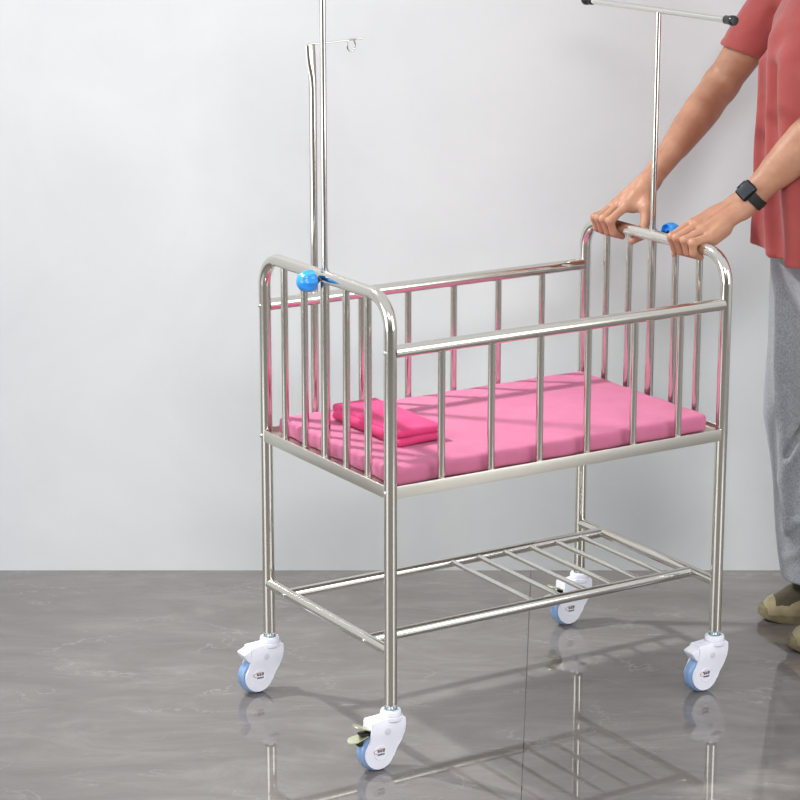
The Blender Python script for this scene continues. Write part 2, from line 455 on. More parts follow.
for v in (0, W):
    bm = bmesh.new(); tube(bm, [lc(0.008, v, ZR), lc(L/2, v, ZR), lc(L-0.008, v, ZR)], RP, 28); obj('side_rail', bm, M['steel'], crib)
    for k in range(1, 7):
        u = 0.1166*k; bm = bmesh.new()
        tube(bm, [lc(u, v, ZF1-0.012), lc(u, v, 0.7), lc(u, v, ZR-0.004)], RB, 18); obj('bar', bm, M['steel'], crib)
# angle-iron frame that carries the mattress, and its thin sheet floor
bm = bmesh.new()
box(bm, lc(0.008, -0.0105, ZF0), lc(L-0.008, -0.0075, ZF1), 0.0006); box(bm, lc(0.008, W+0.0075, ZF0), lc(L-0.008, W+0.0105, ZF1), 0.0006)
box(bm, lc(-0.0105, 0.008, ZF0), lc(-0.0075, W-0.008, ZF1), 0.0006); box(bm, lc(L+0.0075, 0.008, ZF0), lc(L+0.0105, W-0.008, ZF1), 0.0006)
box(bm, lc(0.006, -0.009, 0.5655), lc(L-0.006, 0.022, 0.5685)); box(bm, lc(0.006, W-0.022, 0.5655), lc(L-0.006, W+0.009, 0.5685))
box(bm, lc(-0.009, 0.006, 0.5655), lc(0.022, W-0.006, 0.5685)); box(bm, lc(L-0.022, 0.006, 0.5655), lc(L+0.009, W-0.006, 0.5685))
obj('bed_frame', bm, M['plate'], crib)
bm = bmesh.new(); box(bm, lc(0.004, 0.004, 0.5690), lc(L-0.004, W-0.004, 0.5705)); obj('base_panel', bm, M['plate'], crib)
# lower rack
for v in (0.085, W-0.085):
    bm = bmesh.new(); tube(bm, [lc(0.004, v, ZL), lc(L/2, v, ZL), lc(L-0.004, v, ZL)], RL, 24); obj('shelf_rail', bm, M['bright'], crib)
for k in range(6):
    u = 0.407+0.0687*k; bm = bmesh.new()
    tube(bm, [lc(u, 0.085, ZL+0.002), lc(u, W-0.085, ZL+0.002)], 0.0056, 14); obj('shelf_slat', bm, M['bright'], crib)

# locking knobs
def knob(u, sgn, v, z, off):
    o = lc(u, v, z); bm = bmesh.new()
    A4 = axis_mat(o+Vector((sgn*off, 0, 0)), (sgn, 0, 0), (0, 0, 1))
    R = 0.0215
    prof = [(0, 0.0), (0.006, 0.0), (0.006, -0.009), (R*0.80, -0.004), (R*0.86, -0.013), (R*0.92, -0.013), (R, -0.008), (R*1.0, 0.000),
            (R*0.92, 0.008), (R*0.74, 0.016), (R*0.45, 0.0205), (0.2*R, 0.022), (0, 0.0222)]
    fl = [0, 0, 0, 0, .02, .03, .045, .05, .05, .04, .02, 0, 0]
    lathe(bm, prof, 64, A4, fl)
    kb = obj('locking_knob', bm, M['blue'], crib, label='bright blue plastic locking knob')
    bm = bmesh.new(); tube(bm, [o, o+Vector((sgn*(off-0.002), 0, 0))], 0.0032, 14)
    lathe(bm, [(0.0065, 0), (0.0065, 0.005), (0, 0.005)], 6, axis_mat(o+Vector((sgn*(RP-0.001), 0, 0)), (sgn, 0, 0)))
    obj('screw', bm, M['dark_steel'], kb)
knob(0, -1, 0.252, 0.944, 0.037)
knob(L, 1, 0.235, 0.955, 0.036)

# casters
def caster(u, v, pedal):
    o = lc(u, v, 0)
    wc = Vector((-0.035, 0, 0.0395))
    T = lambda bm: [setattr(x, 'co', x.co+o) for x in bm.verts]
    # one-piece fork: two rounded cheeks joined by a solid crown
    def cheek():
        pr = [(-0.053, 0.070), (-0.054, 0.103), (-0.051, 0.107), (-0.01, 0.1085), (0.020, 0.1075), (0.0255, 0.103), (0.0265, 0.090), (0.0240, 0.074), (0.015, 0.058), (0.004, 0.042)]
        r = 0.0325
        for i in range(22):
            a = math.radians(-14 - 196*i/21)
            pr.append((wc.x+r*math.cos(a), wc.z-0.001+r*math.sin(a)))
        pr += [(-0.0620, 0.0585)]
        return pr
    bm = bmesh.new()
    for y0, y1 in ((-0.0170, -0.0120), (0.0120, 0.0170)): prism(bm, cheek(), y0, y1, 0.0022)
    lathe(bm, [(0, 0.0995), (0.0215, 0.0995), (0.0236, 0.1015), (0.0238, 0.1080), (0.0225, 0.1092), (0.0218, 0.1075), (0, 0.1075)], 40)
    prism(bm, [(-0.053, 0.090), (-0.053, 0.1065), (-0.01, 0.108), (0.020, 0.107), (0.0250, 0.101), (0.0240, 0.076), (0.012, 0.062), (0.006, 0.074), (-0.02, 0.0880)], -0.0150, 0.0150)
    T(bm); hs = obj('caster_housing', bm, M['white_plastic'], crib)
    bm = bmesh.new()
    lathe(bm, [(0, 0.103), (0.0192, 0.103), (0.0192, 0.109), (0.0208, 0.1095), (0.0210, 0.1165), (0.0196, 0.1200), (0.0140, 0.1210), (0.013, 0.118), (0, 0.118)], 40); T(bm)
    obj('swivel_cap', bm, M['white_plastic'], hs)
    bm = bmesh.new()
    lathe(bm, [(0, 0.117), (0.0115, 0.117), (0.0115, 0.1235), (0.0, 0.1235)], 6)
    lathe(bm, [(0, 0.118), (0.0062, 0.118), (0.0062, 0.133), (0, 0.133)], 16)
    for k in range(6):
        a = k*PI/3; lathe(bm, [(0, 0.1245), (0.0024, 0.1235), (0.0024, 0.118)], 8, Matrix.Translation((0.0135*math.cos(a), 0.0135*math.sin(a), 0)))
    T(bm); obj('stem_bolt', bm, M['zinc'], hs)
    # wheel: blue tread on a grooved hub
    A4 = axis_mat(wc, (0, -1, 0), (0, 0, 1)); bm = bmesh.new()
    lathe(bm, [(0.029, -0.0113), (0.0368, -0.0110), (0.0391, -0.0085), (0.0395, -0.003), (0.0386, 0), (0.0395, 0.003), (0.0391, 0.0085), (0.0368, 0.0110), (0.029, 0.0113), (0.029, -0.0113)], 56, A4)
    T(bm); wh = obj('wheel', bm, M['tyre'], hs, label='translucent blue wheel tread')
    bm = bmesh.new()
    lathe(bm, [(0, -0.012), (0.012, -0.012), (0.014, -0.009), (0.0288, -0.009), (0.0288, 0.009), (0.014, 0.009), (0.012, 0.012), (0, 0.012)], 40, A4)
    T(bm); obj('wheel_hub', bm, M['hubm'], hs)
    # axle cover with sticker, and round button, on both cheeks
    for s in (-1, 1):
        bm = bmesh.new(); lathe(bm, [(0.0150, 0), (0.0150, 0.0004), (0.0146, 0.0012), (0.0136, 0.0012), (0.0132, 0.0008), (0, 0.0008)], 32, axis_mat(wc+Vector((0.001, s*0.0168, 0.001)), (0, s, 0))); T(bm)
        ax = obj('axle_cover', bm, M['white_plastic'], hs)
        bm = bmesh.new(); lathe(bm, [(0.0072, 0), (0.0072, 0.0007), (0.0062, 0.0011), (0, 0.0009)], 28, axis_mat(Vector((-0.017, s*0.0168, 0.082)), (0, s, 0))); T(bm)
        obj('round_button', bm, M['cap_plastic'], hs)
    fy = -0.0168-0.0008
    def mark(name, rects, m):
        bm = bmesh.new()
        for (x0, z0, x1, z1) in rects: box(bm, (x0*1.7-0.002, fy-0.0003, z0*1.7), (x1*1.7-0.002, fy+0.0002, z1*1.7), 0, Matrix.Translation((wc.x+0.001, 0, wc.z+0.001)))
        T(bm); return obj(name, bm, m, hs, smooth=False)
    bm = bmesh.new()
    ring = [Vector((wc.x+0.001-0.0095+0.0050*math.cos(a)*1.2, fy, wc.z+0.0042+0.0044*math.sin(a))) for a in [math.radians(50+26*i) for i in range(10)]]
    tube(bm, ring, 0.0006, 6)
    tube(bm, [Vector((wc.x-0.001+x*1.5, fy, wc.z+0.001+z*1.5)) for x, z in ((-0.004, 0.0052), (0.001, 0.0062), (0.0065, 0.0052), (0.0080, 0.0044))], 0.0005, 6)
    T(bm); obj('logo_swoosh', bm, M['print_red'], hs)
    mark('logo_print', [(-0.0028, 0.0006, -0.0018, 0.0042), (-0.0030, 0.0034, 0.0002, 0.0040), (-0.0014, 0.0010, -0.0002, 0.0030), (0.0006, 0.0006, 0.0014, 0.0042),
                        (0.0010, 0.0034, 0.0034, 0.0041), (0.0018, 0.0006, 0.0032, 0.0028), (0.0040, 0.0006, 0.0047, 0.0042), (0.0044, 0.0006, 0.0066, 0.0012), (0.0050, 0.0020, 0.0066, 0.0041)], M['print_black'])
    mark('logo_print', [(-0.0022, 0.0014, -0.0016, 0.0026), (0.0022, 0.0012, 0.0028, 0.0036), (0.0052, 0.0014, 0.0062, 0.0030)], M['print_red'])
    mark('logo_print', [(-0.0030+0.0016*i, -0.0030, -0.0030+0.0016*i+0.0012, -0.0012+0.0004*(i % 2)) for i in range(6)], M['print_black'])
    if pedal:
        bm = bmesh.new()
        # dark spring steel strip biting on the tread
        box(bm, (-0.072, -0.009, 0.066), (-0.050, 0.009, 0.072), 0.001, Matrix.Translation((0, 0, 0.012)))
        box(bm, (-0.078, -0.006, 0.058), (-0.066, 0.006, 0.070), 0.001); T(bm)
        obj('brake_shoe', bm, M['dark_steel'], hs)
        for (ry, x0, z0, w, ln) in ((math.radians(-6), -0.062, 0.077, 0.0155, 0.036), (math.radians(28), -0.055, 0.090, 0.0145, 0.032)):
            bm = bmesh.new(); pr = []
            for i in range(17):
                a = PI/2+PI*i/16; pr.append((-ln+w*0.8+w*0.8*math.cos(a), w*math.sin(a)))
            pr += [(0.004, -w*0.7), (0.004, w*0.7)]
            vt = [bm.verts.new((x, y, 0.0011)) for x, y in pr]; vb = [bm.verts.new((x, y, -0.0011)) for x, y in pr]
            bm.faces.new(vt); bm.faces.new(vb[::-1])
            for i in range(len(pr)): bm.faces.new((vt[i], vb[i], vb[(i+1) % len(pr)], vt[(i+1) % len(pr)]))
            for x in bm.verts:
                x.co.z += -0.12*abs(x.co.x)*(abs(x.co.x)/0.03)
                x.co = Matrix.Translation((x0, 0, z0)) @ Matrix.Rotation(ry, 4, 'Y') @ x.co
            T(bm); obj('brake_pedal', bm, M['brass'], hs, label='yellowish zinc plated brake pedal')
    else:
        bm = bmesh.new()
        prism(bm, [(-0.050, 0.1040), (-0.055, 0.1010), (-0.0700, 0.0950), (-0.0705, 0.0920), (-0.060, 0.0760), (-0.050, 0.072)], -0.0160, 0.0160, 0.0015); T(bm)
        obj('fender_tab', bm, M['white_plastic'], hs)
caster(0, 0, True); caster(0, W, False); caster(L, 0, False); caster(L, W, True)

# ================================================================ drip poles and net pole
def drip_pole(u, ztop, label):
    t = empty('drip_pole', label, 'drip pole', loc(u, VC[u], 0.60), YAW)
    h = ztop-0.60
    bm = bmesh.new(); tube(bm, [(0, 0, 0), (0, 0, h*0.5), (0, 0, h)], 0.0062, 20); obj('pole', bm, M['bright'], t)
    bm = bmesh.new(); tube(bm, [(0, -0.238, h), (0, 0, h), (0, 0.244, h)], 0.0066, 20); obj('crossbar', bm, M['bright'], t)
    for s in (-1, 1):
        bm = bmesh.new(); e = 0.234*s if s > 0 else -0.222
        lathe(bm, [(0.0072, 0), (0.0088, 0.0006), (0.0092, 0.016), (0.0106, 0.018), (0.0108, 0.026), (0.0092, 0.0305), (0.0, 0.0315)], 24, axis_mat((0, e, h), (0, s, 0)))
        obj('end_cap', bm, M['rubber'], t, label='black rubber end cap')
drip_pole(0, 1.56, 'tall steel drip pole rising out of the left end rail by the blue knob')
drip_pole(L, 1.430, 'steel T-shaped drip pole with black end caps at the end the person grips')

t = empty('mosquito_net_pole', 'steel tube with flattened top and thin wire hook behind the back left side rail', 'net pole', loc(0.131, W+0.0215, 0.545), YAW)
bm = bmesh.new()
zs = [0, 0.3, 0.66, 0.735, 0.755, 0.77, 0.783, 0.795, 0.806, 0.815, 0.828]
sc = [(1, 1)]*3+[(1, 1), (1.03, .96), (1.1, .8), (1.2, .55), (1.26, .42), (1.28, .38), (1.28, .38), (1.28, .38)]
tube(bm, [(-0.004*max(0, (z-0.75)/0.07), 0, z) for z in zs], 0.0082, 24, True, [(b, a) for a, b in sc])
for v in bm.verts:      # the flat runs with the long side of the crib
    pass
obj('pole', bm, M['bright'], t)
bm = bmesh.new(); a0 = Vector((-0.013, 0, 0.826))
pts = [a0, a0+Vector((0.006, 0, 0.004)), Vector((0.04, 0, 0.8305)), Vector((0.086, 0, 0.8325))]
c = Vector((0.0935, 0, 0.8215))
pts += [c+Vector((0.0095*math.sin(a), 0.002*math.sin(a/2), 0.0125*math.cos(a))) for a in [math.radians(20+320*i/18) for i in range(19)]]
pts += [Vector((0.096, 0.003, 0.8335)), Vector((0.108, 0.003, 0.8330)), Vector((0.120, 0.003, 0.8335))]
tube(bm, pts, 0.0018, 10); obj('wire_hook', bm, M['bright'], t)
bm = bmesh.new(); box(bm, (-0.012, -0.0172, 0.012), (0.012, -0.0075, 0.034), 0.001); obj('bracket', bm, M['plate'], t)

# ================================================================ bedding
def bumps(c, amp, sc, seed):
    return noise.fractal(Vector((c.x*sc+seed, c.y*sc, c.z*sc)), 1.0, 2.0, 3)*amp
mu0, mu1, mv0, mv1 = 0.020, 0.797, 0.018, 0.478
S = (mu1-mu0, mv1-mv0, 0.0375)
def mdisp(c):
    e = 0.0
    side = max(abs(c.x)/(S[0]/2), abs(c.y)/(S[1]/2))
    n = bumps(c, 0.0016, 9, 3.1)
    if c.z > 0: c = c+Vector((0, 0, n*0.5*(1-side**8)-0.001*side**6))
    if side > 0.93:
        w = 0.0022*math.sin(c.x*52+1.3*math.sin(c.x*11))*(1 if abs(c.y)/(S[1]/2) > abs(c.x)/(S[0]/2) else 0)
        w += 0.0022*math.sin(c.y*60)*(0 if abs(c.y)/(S[1]/2) > abs(c.x)/(S[0]/2) else 1)
        d = Vector((c.x/(S[0]/2) if abs(c.x) > S[0]/2-0.03 else 0, c.y/(S[1]/2) if abs(c.y) > S[1]/2-0.03 else 0, 0))
        c = c+d*(w+n*0.4)
    return c
bm = bmesh.new(); cushion(bm, S, 0.009, 0.007, mdisp)
mt = obj('mattress', bm, M['mattress']); mt.location = loc((mu0+mu1)/2, (mv0+mv1)/2, 0.5712+S[2]/2); mt.rotation_euler = (0, 0, YAW)
mt.data.polygons.foreach_set('use_smooth', [True]*len(mt.data.polygons))
tag(mt, 'thin pink mattress lying in the steel crib', 'mattress')

pw, pv = 0.113, 0.262
pil = empty('pillow', 'small hot pink folded flat pillow lying at the left end of the mattress', 'pillow', loc(0.158, 0.268, 0.6095), YAW+0.02)
def pd(seed, tilt):
    def f(c):
        k = 1-abs(c.x/(pw/2))**4; k2 = 1-abs(c.y/(pv/2))**4
        n = bumps(c, 0.0018, 14, seed)
        c = c+Vector((bumps(c, 0.002, 9, seed+4), bumps(c, 0.002, 9, seed+9), n+(0.003*k*k2 if c.z > 0 else 0)))
        return c+Vector((0, 0, tilt*c.x))
    return f
bm = bmesh.new(); cushion(bm, (pw, pv, 0.0165), 0.0078, 0.0045, pd(1, 0)); o = obj('lower_layer', bm, M['pillow'], pil); o.location = (0, 0, 0.0085)
bm = bmesh.new(); cushion(bm, (pw-0.002, pv-0.004, 0.0165), 0.0078, 0.0045, pd(7, -0.02)); o = obj('upper_layer', bm, M['pillow'], pil); o.location = (-0.001, 0.001, 0.0250)
bm = bmesh.new()        # the fold that joins both layers along the long left edge
tube(bm, [(-pw/2+0.007, -pv/2+0.010+i*(pv-0.020)/12, 0.0165+0.001*math.sin(i*1.3)) for i in range(13)], [0.006]+[0.0125]*11+[0.006], 18)
obj('fold', bm, M['pillow'], pil)

# ================================================================ the person
person = empty('person', 'person in faded red t-shirt and grey trousers gripping the end rail with both hands', 'person', (0.95, 5.44, 0))
def PL(p, v, z): return loc(L+p, v, z)           # rail frame: p away from the crib, v along the rail

def arm_field(right):
    F = None
    if right:
        sh = Vector((0.865, 5.60, 1.455)); el = PL(0.334, 0.45, 1.229); wr = PL(0.078, 0.378, 1.036)
        mcp = [PL(0.014, 0.368, 0.993), PL(0.012, 0.391, 0.992), PL(0.010, 0.413, 0.983), PL(0.009, 0.434, 0.970)]
        rv = [0.366, 0.387, 0.408, 0.428]; tv = [0.300]
        thumb = [PL(0.060, 0.356, 1.018), PL(0.044, 0.334, 0.992), PL(0.032, 0.322, 0.962), PL(0.020, 0.320, 0.936), PL(0.002, 0.328, 0.925)]
    else:
        sh = Vector((0.955, 5.20, 1.455)); el = PL(0.283, 0.012, 1.214); wr = PL(0.126, 0.112, 1.024)
        mcp = [PL(0.020, 0.146, 0.990), PL(0.019, 0.126, 0.989), PL(0.019, 0.105, 0.981), PL(0.020, 0.085, 0.969)]
        rv = [0.148, 0.127, 0.106, 0.085]; tv = [0.19]
        thumb = [PL(0.100, 0.140, 1.004), PL(0.068, 0.165, 0.980), PL(0.042, 0.178, 0.955), PL(0.020, 0.180, 0.933), PL(-0.002, 0.172, 0.922)]
    pts = [sh, el, wr]+mcp
    lo = Vector([min(p[i] for p in pts) for i in range(3)])-Vector((0.09, 0.09, 0.09))
    hi = Vector([max(p[i] for p in pts) for i in range(3)])+Vector((0.07, 0.07, 0.02))
    F = Field(lo, hi, 0.0024)
    fd = (wr-el).normalized(); ud = (el-sh).normalized()
    hd = ((mcp[0]+mcp[1]+mcp[2]+mcp[3])/4-wr).normalized()
    across = (mcp[3]-mcp[0]).normalized()
    nrm = across.cross(hd).normalized()
    if nrm.z < 0: nrm = -nrm                        # towards the back of the hand
    # upper arm, elbow
    F.chain([sh, sh.lerp(el, 0.45), sh.lerp(el, 0.8), el], [0.050, 0.048, 0.042, 0.038], 0.02)
    F.cone(el-fd*0.005+ud*0.006, el-fd*0.002, 0.034, 0.034, 0.02)
    f_ = 0.90 if right else 1.04
    # forearm: belly below the elbow, tendons towards a flatter wrist
    side = fd.cross(Vector((0, 0, 1))).normalized(); dn = fd.cross(side).normalized()
    if dn.z > 0: dn = -dn
    f = lambda t, a=0.0, b=0.0: el.lerp(wr, t)+side*a+dn*b
    F.chain([f(0), f(0.22, 0, .002), f(0.45), f(0.72), f(0.92), f(1)], [f_*q for q in (0.040, 0.0435, 0.0395, 0.031, 0.0265, 0.0265)], 0.015)
    F.chain([f(0.02, 0, -0.012), f(0.28, 0, -0.016), f(0.6, 0, -0.008)], [f_*0.026, f_*0.028, f_*0.020], 0.02)
    F.chain([f(0.05, .006, 0.014), f(0.3, .004, 0.018), f(0.6, 0, 0.010)], [f_*0.026, f_*0.026, f_*0.018], 0.02)
    # wrist bones and palm
    F.cone(wr-fd*0.01+across*0.011, wr+hd*0.01+across*0.010, 0.0185, 0.018, 0.015)
    F.cone(wr-fd*0.01-across*0.011, wr+hd*0.01-across*0.010, 0.0185, 0.018, 0.015)
    F.ell(wr+across*0.020-fd*0.008+nrm*0.008, (0.010, 0.010, 0.009) if right else (0.007, 0.007, 0.007), 0.012)     # ulna head
    for i in range(4):
        s = wr+across*(-0.015+0.0105*i)+hd*0.008
        F.chain([s, s.lerp(mcp[i], 0.5)+nrm*0.003, mcp[i]-nrm*0.002], [0.0165, 0.0145, 0.0112], 0.012)
        F.chain([s.lerp(mcp[i], 0.55)-nrm*0.012, mcp[i]-nrm*0.014-hd*0.012], [0.014, 0.010], 0.012)   # palm pad
        # extensor tendon and knuckle
        F.chain([s.lerp(mcp[i], 0.25)+nrm*0.0145, s.lerp(mcp[i], 0.9)+nrm*0.0100], [0.0022, 0.0026], 0.005)
        F.ell(mcp[i]+nrm*0.0030, (0.0100, 0.0100, 0.0100), 0.006)
    # fingers wrapped over and under the rail
    fl = [0.001, 0.004, 0.0015, -0.003] if right else [0.002, 0.005, 0.0, -0.005]
    for i in range(4):
        q = fl[i]; sp = rv[i]
        pip = PL(-0.028-q, sp, 0.9655+q*0.5); dip = PL(-0.0195, sp-(0.001 if right else -0.001), 0.9395-q*0.3); tip = PL(0.0035+q, sp, 0.9285-q*0.3)
        F.chain([mcp[i], mcp[i].lerp(pip, 0.5)+Vector((0, 0, 0.002)), pip], [0.0106, 0.0091, 0.0098], 0.0025)
        F.ell(pip+Vector((-UX, -UY, 0.3))*0.001, (0.0102,)*3, 0.003)
        F.chain([pip, pip.lerp(dip, 0.5)-Vector((UX, UY, 0))*0.001, dip], [0.0096, 0.0086, 0.0088], 0.0025)
        F.chain([dip, tip], [0.0086, 0.0070], 0.0025)
        # creases over the knuckle
    # thumb, leaving the side of the palm
    F.chain([wr.lerp(mcp[0], 0.25)-nrm*0.006, thumb[0], thumb[1]], [0.017, 0.016, 0.0135], 0.012)
    F.chain(thumb[1:], [0.0128, 0.0112, 0.0105, 0.0080], 0.006)
    F.chain([thumb[1], mcp[0]-nrm*0.012-hd*0.02], [0.010, 0.008], 0.014)    # web
    # veins
    v0 = wr+nrm*0.022-across*0.004
    F.chain([f(0.62, 0, -0.029), f(0.8, 0.003, -0.0265), v0, wr.lerp(mcp[1], 0.45)+nrm*0.0195+across*0.004, wr.lerp(mcp[1], 0.85)+nrm*0.0135+across*0.008], [0.0012, 0.0018, 0.0018, 0.002, 0.001], 0.004)
    F.chain([f(0.2, -0.018, -0.030), f(0.42, -0.022, -0.024), f(0.65, -0.018, -0.018)], [0.001, 0.002, 0.001], 0.005)
    return F, el, wr, fd, nrm, across, hd
body = []
AR = arm_field(True); body.append(AR[0].mesh('', None, relax=1))
AL = arm_field(False); body.append(AL[0].mesh('', None, relax=1))
# head, neck, trunk and legs
F = Field((0.68, 5.10, 0.06), (1.20, 5.78, 1.82), 0.007)
BX, BY = 0.935, 5.41
F.rings([(0.90, BX+.03, BY+.01, 0.095, 0.155), (1.05, BX+.015, BY+.01, 0.090, 0.135), (1.25, BX, BY+.005, 0.095, 0.160), (1.38, BX-.01, BY, 0.088, 0.170), (1.44, BX-.01, BY, 0.06, 0.12)])
F.cone((BX, BY+.12, 1.43), (0.875, 5.575, 1.435), 0.046, 0.046, 0.04); F.cone((BX, BY-.12, 1.43), (0.955, 5.225, 1.435), 0.046, 0.046, 0.04)
F.cone((BX-.01, BY, 1.42), (BX-.045, BY, 1.56), 0.062, 0.053, 0.03)
H = Vector((BX-.075, BY, 1.655))
F.ell(H, (0.094, 0.075, 0.100), 0.02); F.ell(H+Vector((-.032, 0, -.055)), (0.060, 0.054, 0.060), 0.03)
F.cone(H+Vector((-.090, 0, .012)), H+Vector((-.112, 0, -.028)), 0.008, 0.014, 0.012)
F.ell(H+Vector((-.082, 0, -.068)), (0.016, 0.024, 0.008), 0.008); F.ell(H+Vector((-.075, 0, -.100)), (0.018, 0.020, 0.016), 0.015)
for s in (-1, 1):
    F.ell(H+Vector((.005, s*.078, -.012)), (0.018, 0.010, 0.030), 0.006)
    F.ell(H+Vector((-.088, s*.030, .006)), (0.012, 0.015, 0.009), 0.008, 'sub')
    F.cone(H+Vector((-.088, s*.018, .022)), H+Vector((-.078, s*.045, .024)), 0.007, 0.006, 0.01)
for hip, knee, ank, toe in (((0.945, 5.50, 0.90), (0.905, 5.51, 0.50), (0.985, 5.485, 0.13), (0.95, 5.48, 0.060)), ((0.99, 5.32, 0.90), (0.975, 5.31, 0.50), (1.03, 5.285, 0.13), (0.99, 5.28, 0.060))):
    F.chain([hip, knee], [0.085, 0.055], 0.03); F.chain([knee, (knee[0]+.015, knee[1], 0.36), ank], [0.052, 0.052, 0.036], 0.02); F.chain([ank, toe], [0.032, 0.028], 0.02)
body.append(F.mesh('', None, relax=2))
off = np.array([0.95, 5.44, 0.0])
body = [(v-off, f) for v, f in body]
np_obj('body', body, M['skin'], person)
# eyes and hair
for s in (-1, 1):
    bm = bmesh.new(); bmesh.ops.create_uvsphere(bm, u_segments=16, v_segments=10, radius=0.0115, matrix=Matrix.Translation(H+Vector((-.078, s*.030, .005))-Vector(off)))
    e = obj('eye', bm, M['eye'], person)
    bm = bmesh.new(); lathe(bm, [(0.0052, 0), (0.0035, 0.0015), (0, 0.002)], 16, axis_mat(H+Vector((-.0885, s*.030, .005))-Vector(off), (-1, 0, 0))); obj('iris', bm, M['hair'], e)
F = Field(H-Vector((.14, .12, .13)), H+Vector((.15, .12, .16)), 0.005)
F.ell(H+Vector((.018, 0, .026)), (0.104, 0.086, 0.104), 0.01); F.ell(H+Vector((-.045, .01, .075)), (0.050, 0.060, 0.034), 0.02)
F.ell(H+Vector((.035, 0, -.03)), (0.080, 0.078, 0.085), 0.02)
F.ell(H+Vector((-.105, 0, -.035)), (0.070, 0.070, 0.080), 0.015, 'sub'); F.ell(H+Vector((-.030, 0, -.095)), (0.075, 0.10, 0.085), 0.015, 'sub'); F.ell(H+Vector((.03, 0, -.15)), (0.12, 0.10, 0.05), 0.015, 'sub')
for i in range(26):
    a = i*2.4; r = 0.03+0.055*((i*7) % 10)/10; q = H+Vector((.012+r*math.cos(a), r*0.85*math.sin(a), .105-r*0.35))
    F.cone(q, q+Vector((-.022, .012*math.sin(a*3), -.010)), 0.009, 0.004, 0.008)
V_, F_ = F.mesh('', None, 2); np_obj('hair', [(V_-off, F_)], M['hair'], person)

# t-shirt
sh_r, el_r = Vector((0.865, 5.60, 1.455)), AR[1]; sh_l, el_l = Vector((0.955, 5.20, 1.455)), AL[1]
F = Field((0.60, 5.02, 0.86), (1.22, 5.80, 1.60), 0.0042)
F.rings([(0.875, 0.952, 5.405, 0.150, 0.205), (1.00, 0.950, 5.410, 0.148, 0.200), (1.15, 0.943, 5.410, 0.142, 0.195), (1.30, 0.932, 5.41, 0.138, 0.192), (1.40, 0.930, 5.41, 0.124, 0.170), (1.475, 0.925, 5.41, 0.085, 0.10), (1.50, 0.925, 5.41, 0.070, 0.075)], 2.2)
# hanging folds
def fold(pts, r, k=0.02, mode='add'): F.chain([Vector(p) for p in pts], [r]*len(pts), k, mode)
fold([(0.805, 5.36, 1.36), (0.797, 5.33, 1.15), (0.805, 5.30, 0.87)], 0.008, 0.06)
fold([(0.822, 5.29, 1.33), (0.824, 5.26, 1.10), (0.838, 5.245, 0.87)], 0.009, 0.06)
fold([(0.885, 5.215, 1.30), (0.895, 5.200, 1.10), (0.905, 5.195, 0.87)], 0.009, 0.06)
fold([(0.790, 5.45, 1.30), (0.787, 5.46, 1.10), (0.792, 5.47, 0.87)], 0.006, 0.04)
fold([(0.795, 5.325, 1.30), (0.792, 5.30, 1.10), (0.804, 5.275, 0.86)], 0.007, 0.03, 'sub')
fold([(0.843, 5.215, 1.25), (0.850, 5.205, 1.05), (0.862, 5.200, 0.86)], 0.007, 0.03, 'sub')
X, Y, Z = np.meshgrid(*[F.lo[i]+F.h*np.arange(F.n[i]) for i in range(3)], indexing='ij')
base = F.D.copy()
sleeves = None
for sh, el, hem in ((sh_r, el_r, 0.675), (sh_l, el_l, 0.62)):
    G = Field(F.lo, F.lo+F.h*(F.n-1), F.h); G.D = np.full(F.D.shape, 0.08, np.float32)
    e = sh.lerp(el, hem+0.14); d = (el-sh).normalized(); inn = 0.10 if sh.y > 5.41 else -0.10
    G.cone((0.93, 5.41+inn, 1.435), sh, 0.052, 0.056, 0.04)
    G.chain([sh, sh.lerp(el, 0.35), e], [0.060, 0.060, 0.055], 0.03)
    if sh.y > 5.41:
        n = Vector((-0.30, -0.02, -0.95)).normalized()
        G.chain([Vector(q) for q in ((0.84, 5.585, 1.43), (0.80, 5.58, 1.375), (0.775, 5.60, 1.345))], [0.012, 0.014, 0.010], 0.03)
        G.chain([Vector(q) for q in ((0.83, 5.548, 1.40), (0.80, 5.535, 1.355), (0.785, 5.545, 1.33))], [0.005, 0.007, 0.004], 0.02, 'sub')
    else: n = d
    p = sh.lerp(el, hem); solid = G.D.copy()
    cut = (X-p.x)*n.x+(Y-p.y)*n.y+(Z-p.z)*n.z
    t = (X-sh.x)*d.x+(Y-sh.y)*d.y+(Z-sh.z)*d.z
    rad = np.sqrt(np.maximum((X-sh.x)**2+(Y-sh.y)**2+(Z-sh.z)**2-t*t, 0))
    g = np.maximum(solid, cut)
    g = np.maximum(g, -np.maximum(np.maximum(solid+0.010, -(cut+0.05)), rad-0.047))
    g = g+np.where(np.abs(cut+0.020) < 0.0024, 0.0014, 0)
    sleeves = g if sleeves is None else np.minimum(sleeves, g)
h = np.maximum(0.03-np.abs(F.D-sleeves), 0)/0.03
F.D = (np.minimum(F.D, sleeves)-h*h*0.03*0.25).astype(np.float32)
del X, Y, Z, t, rad, cut, g, solid, h, G
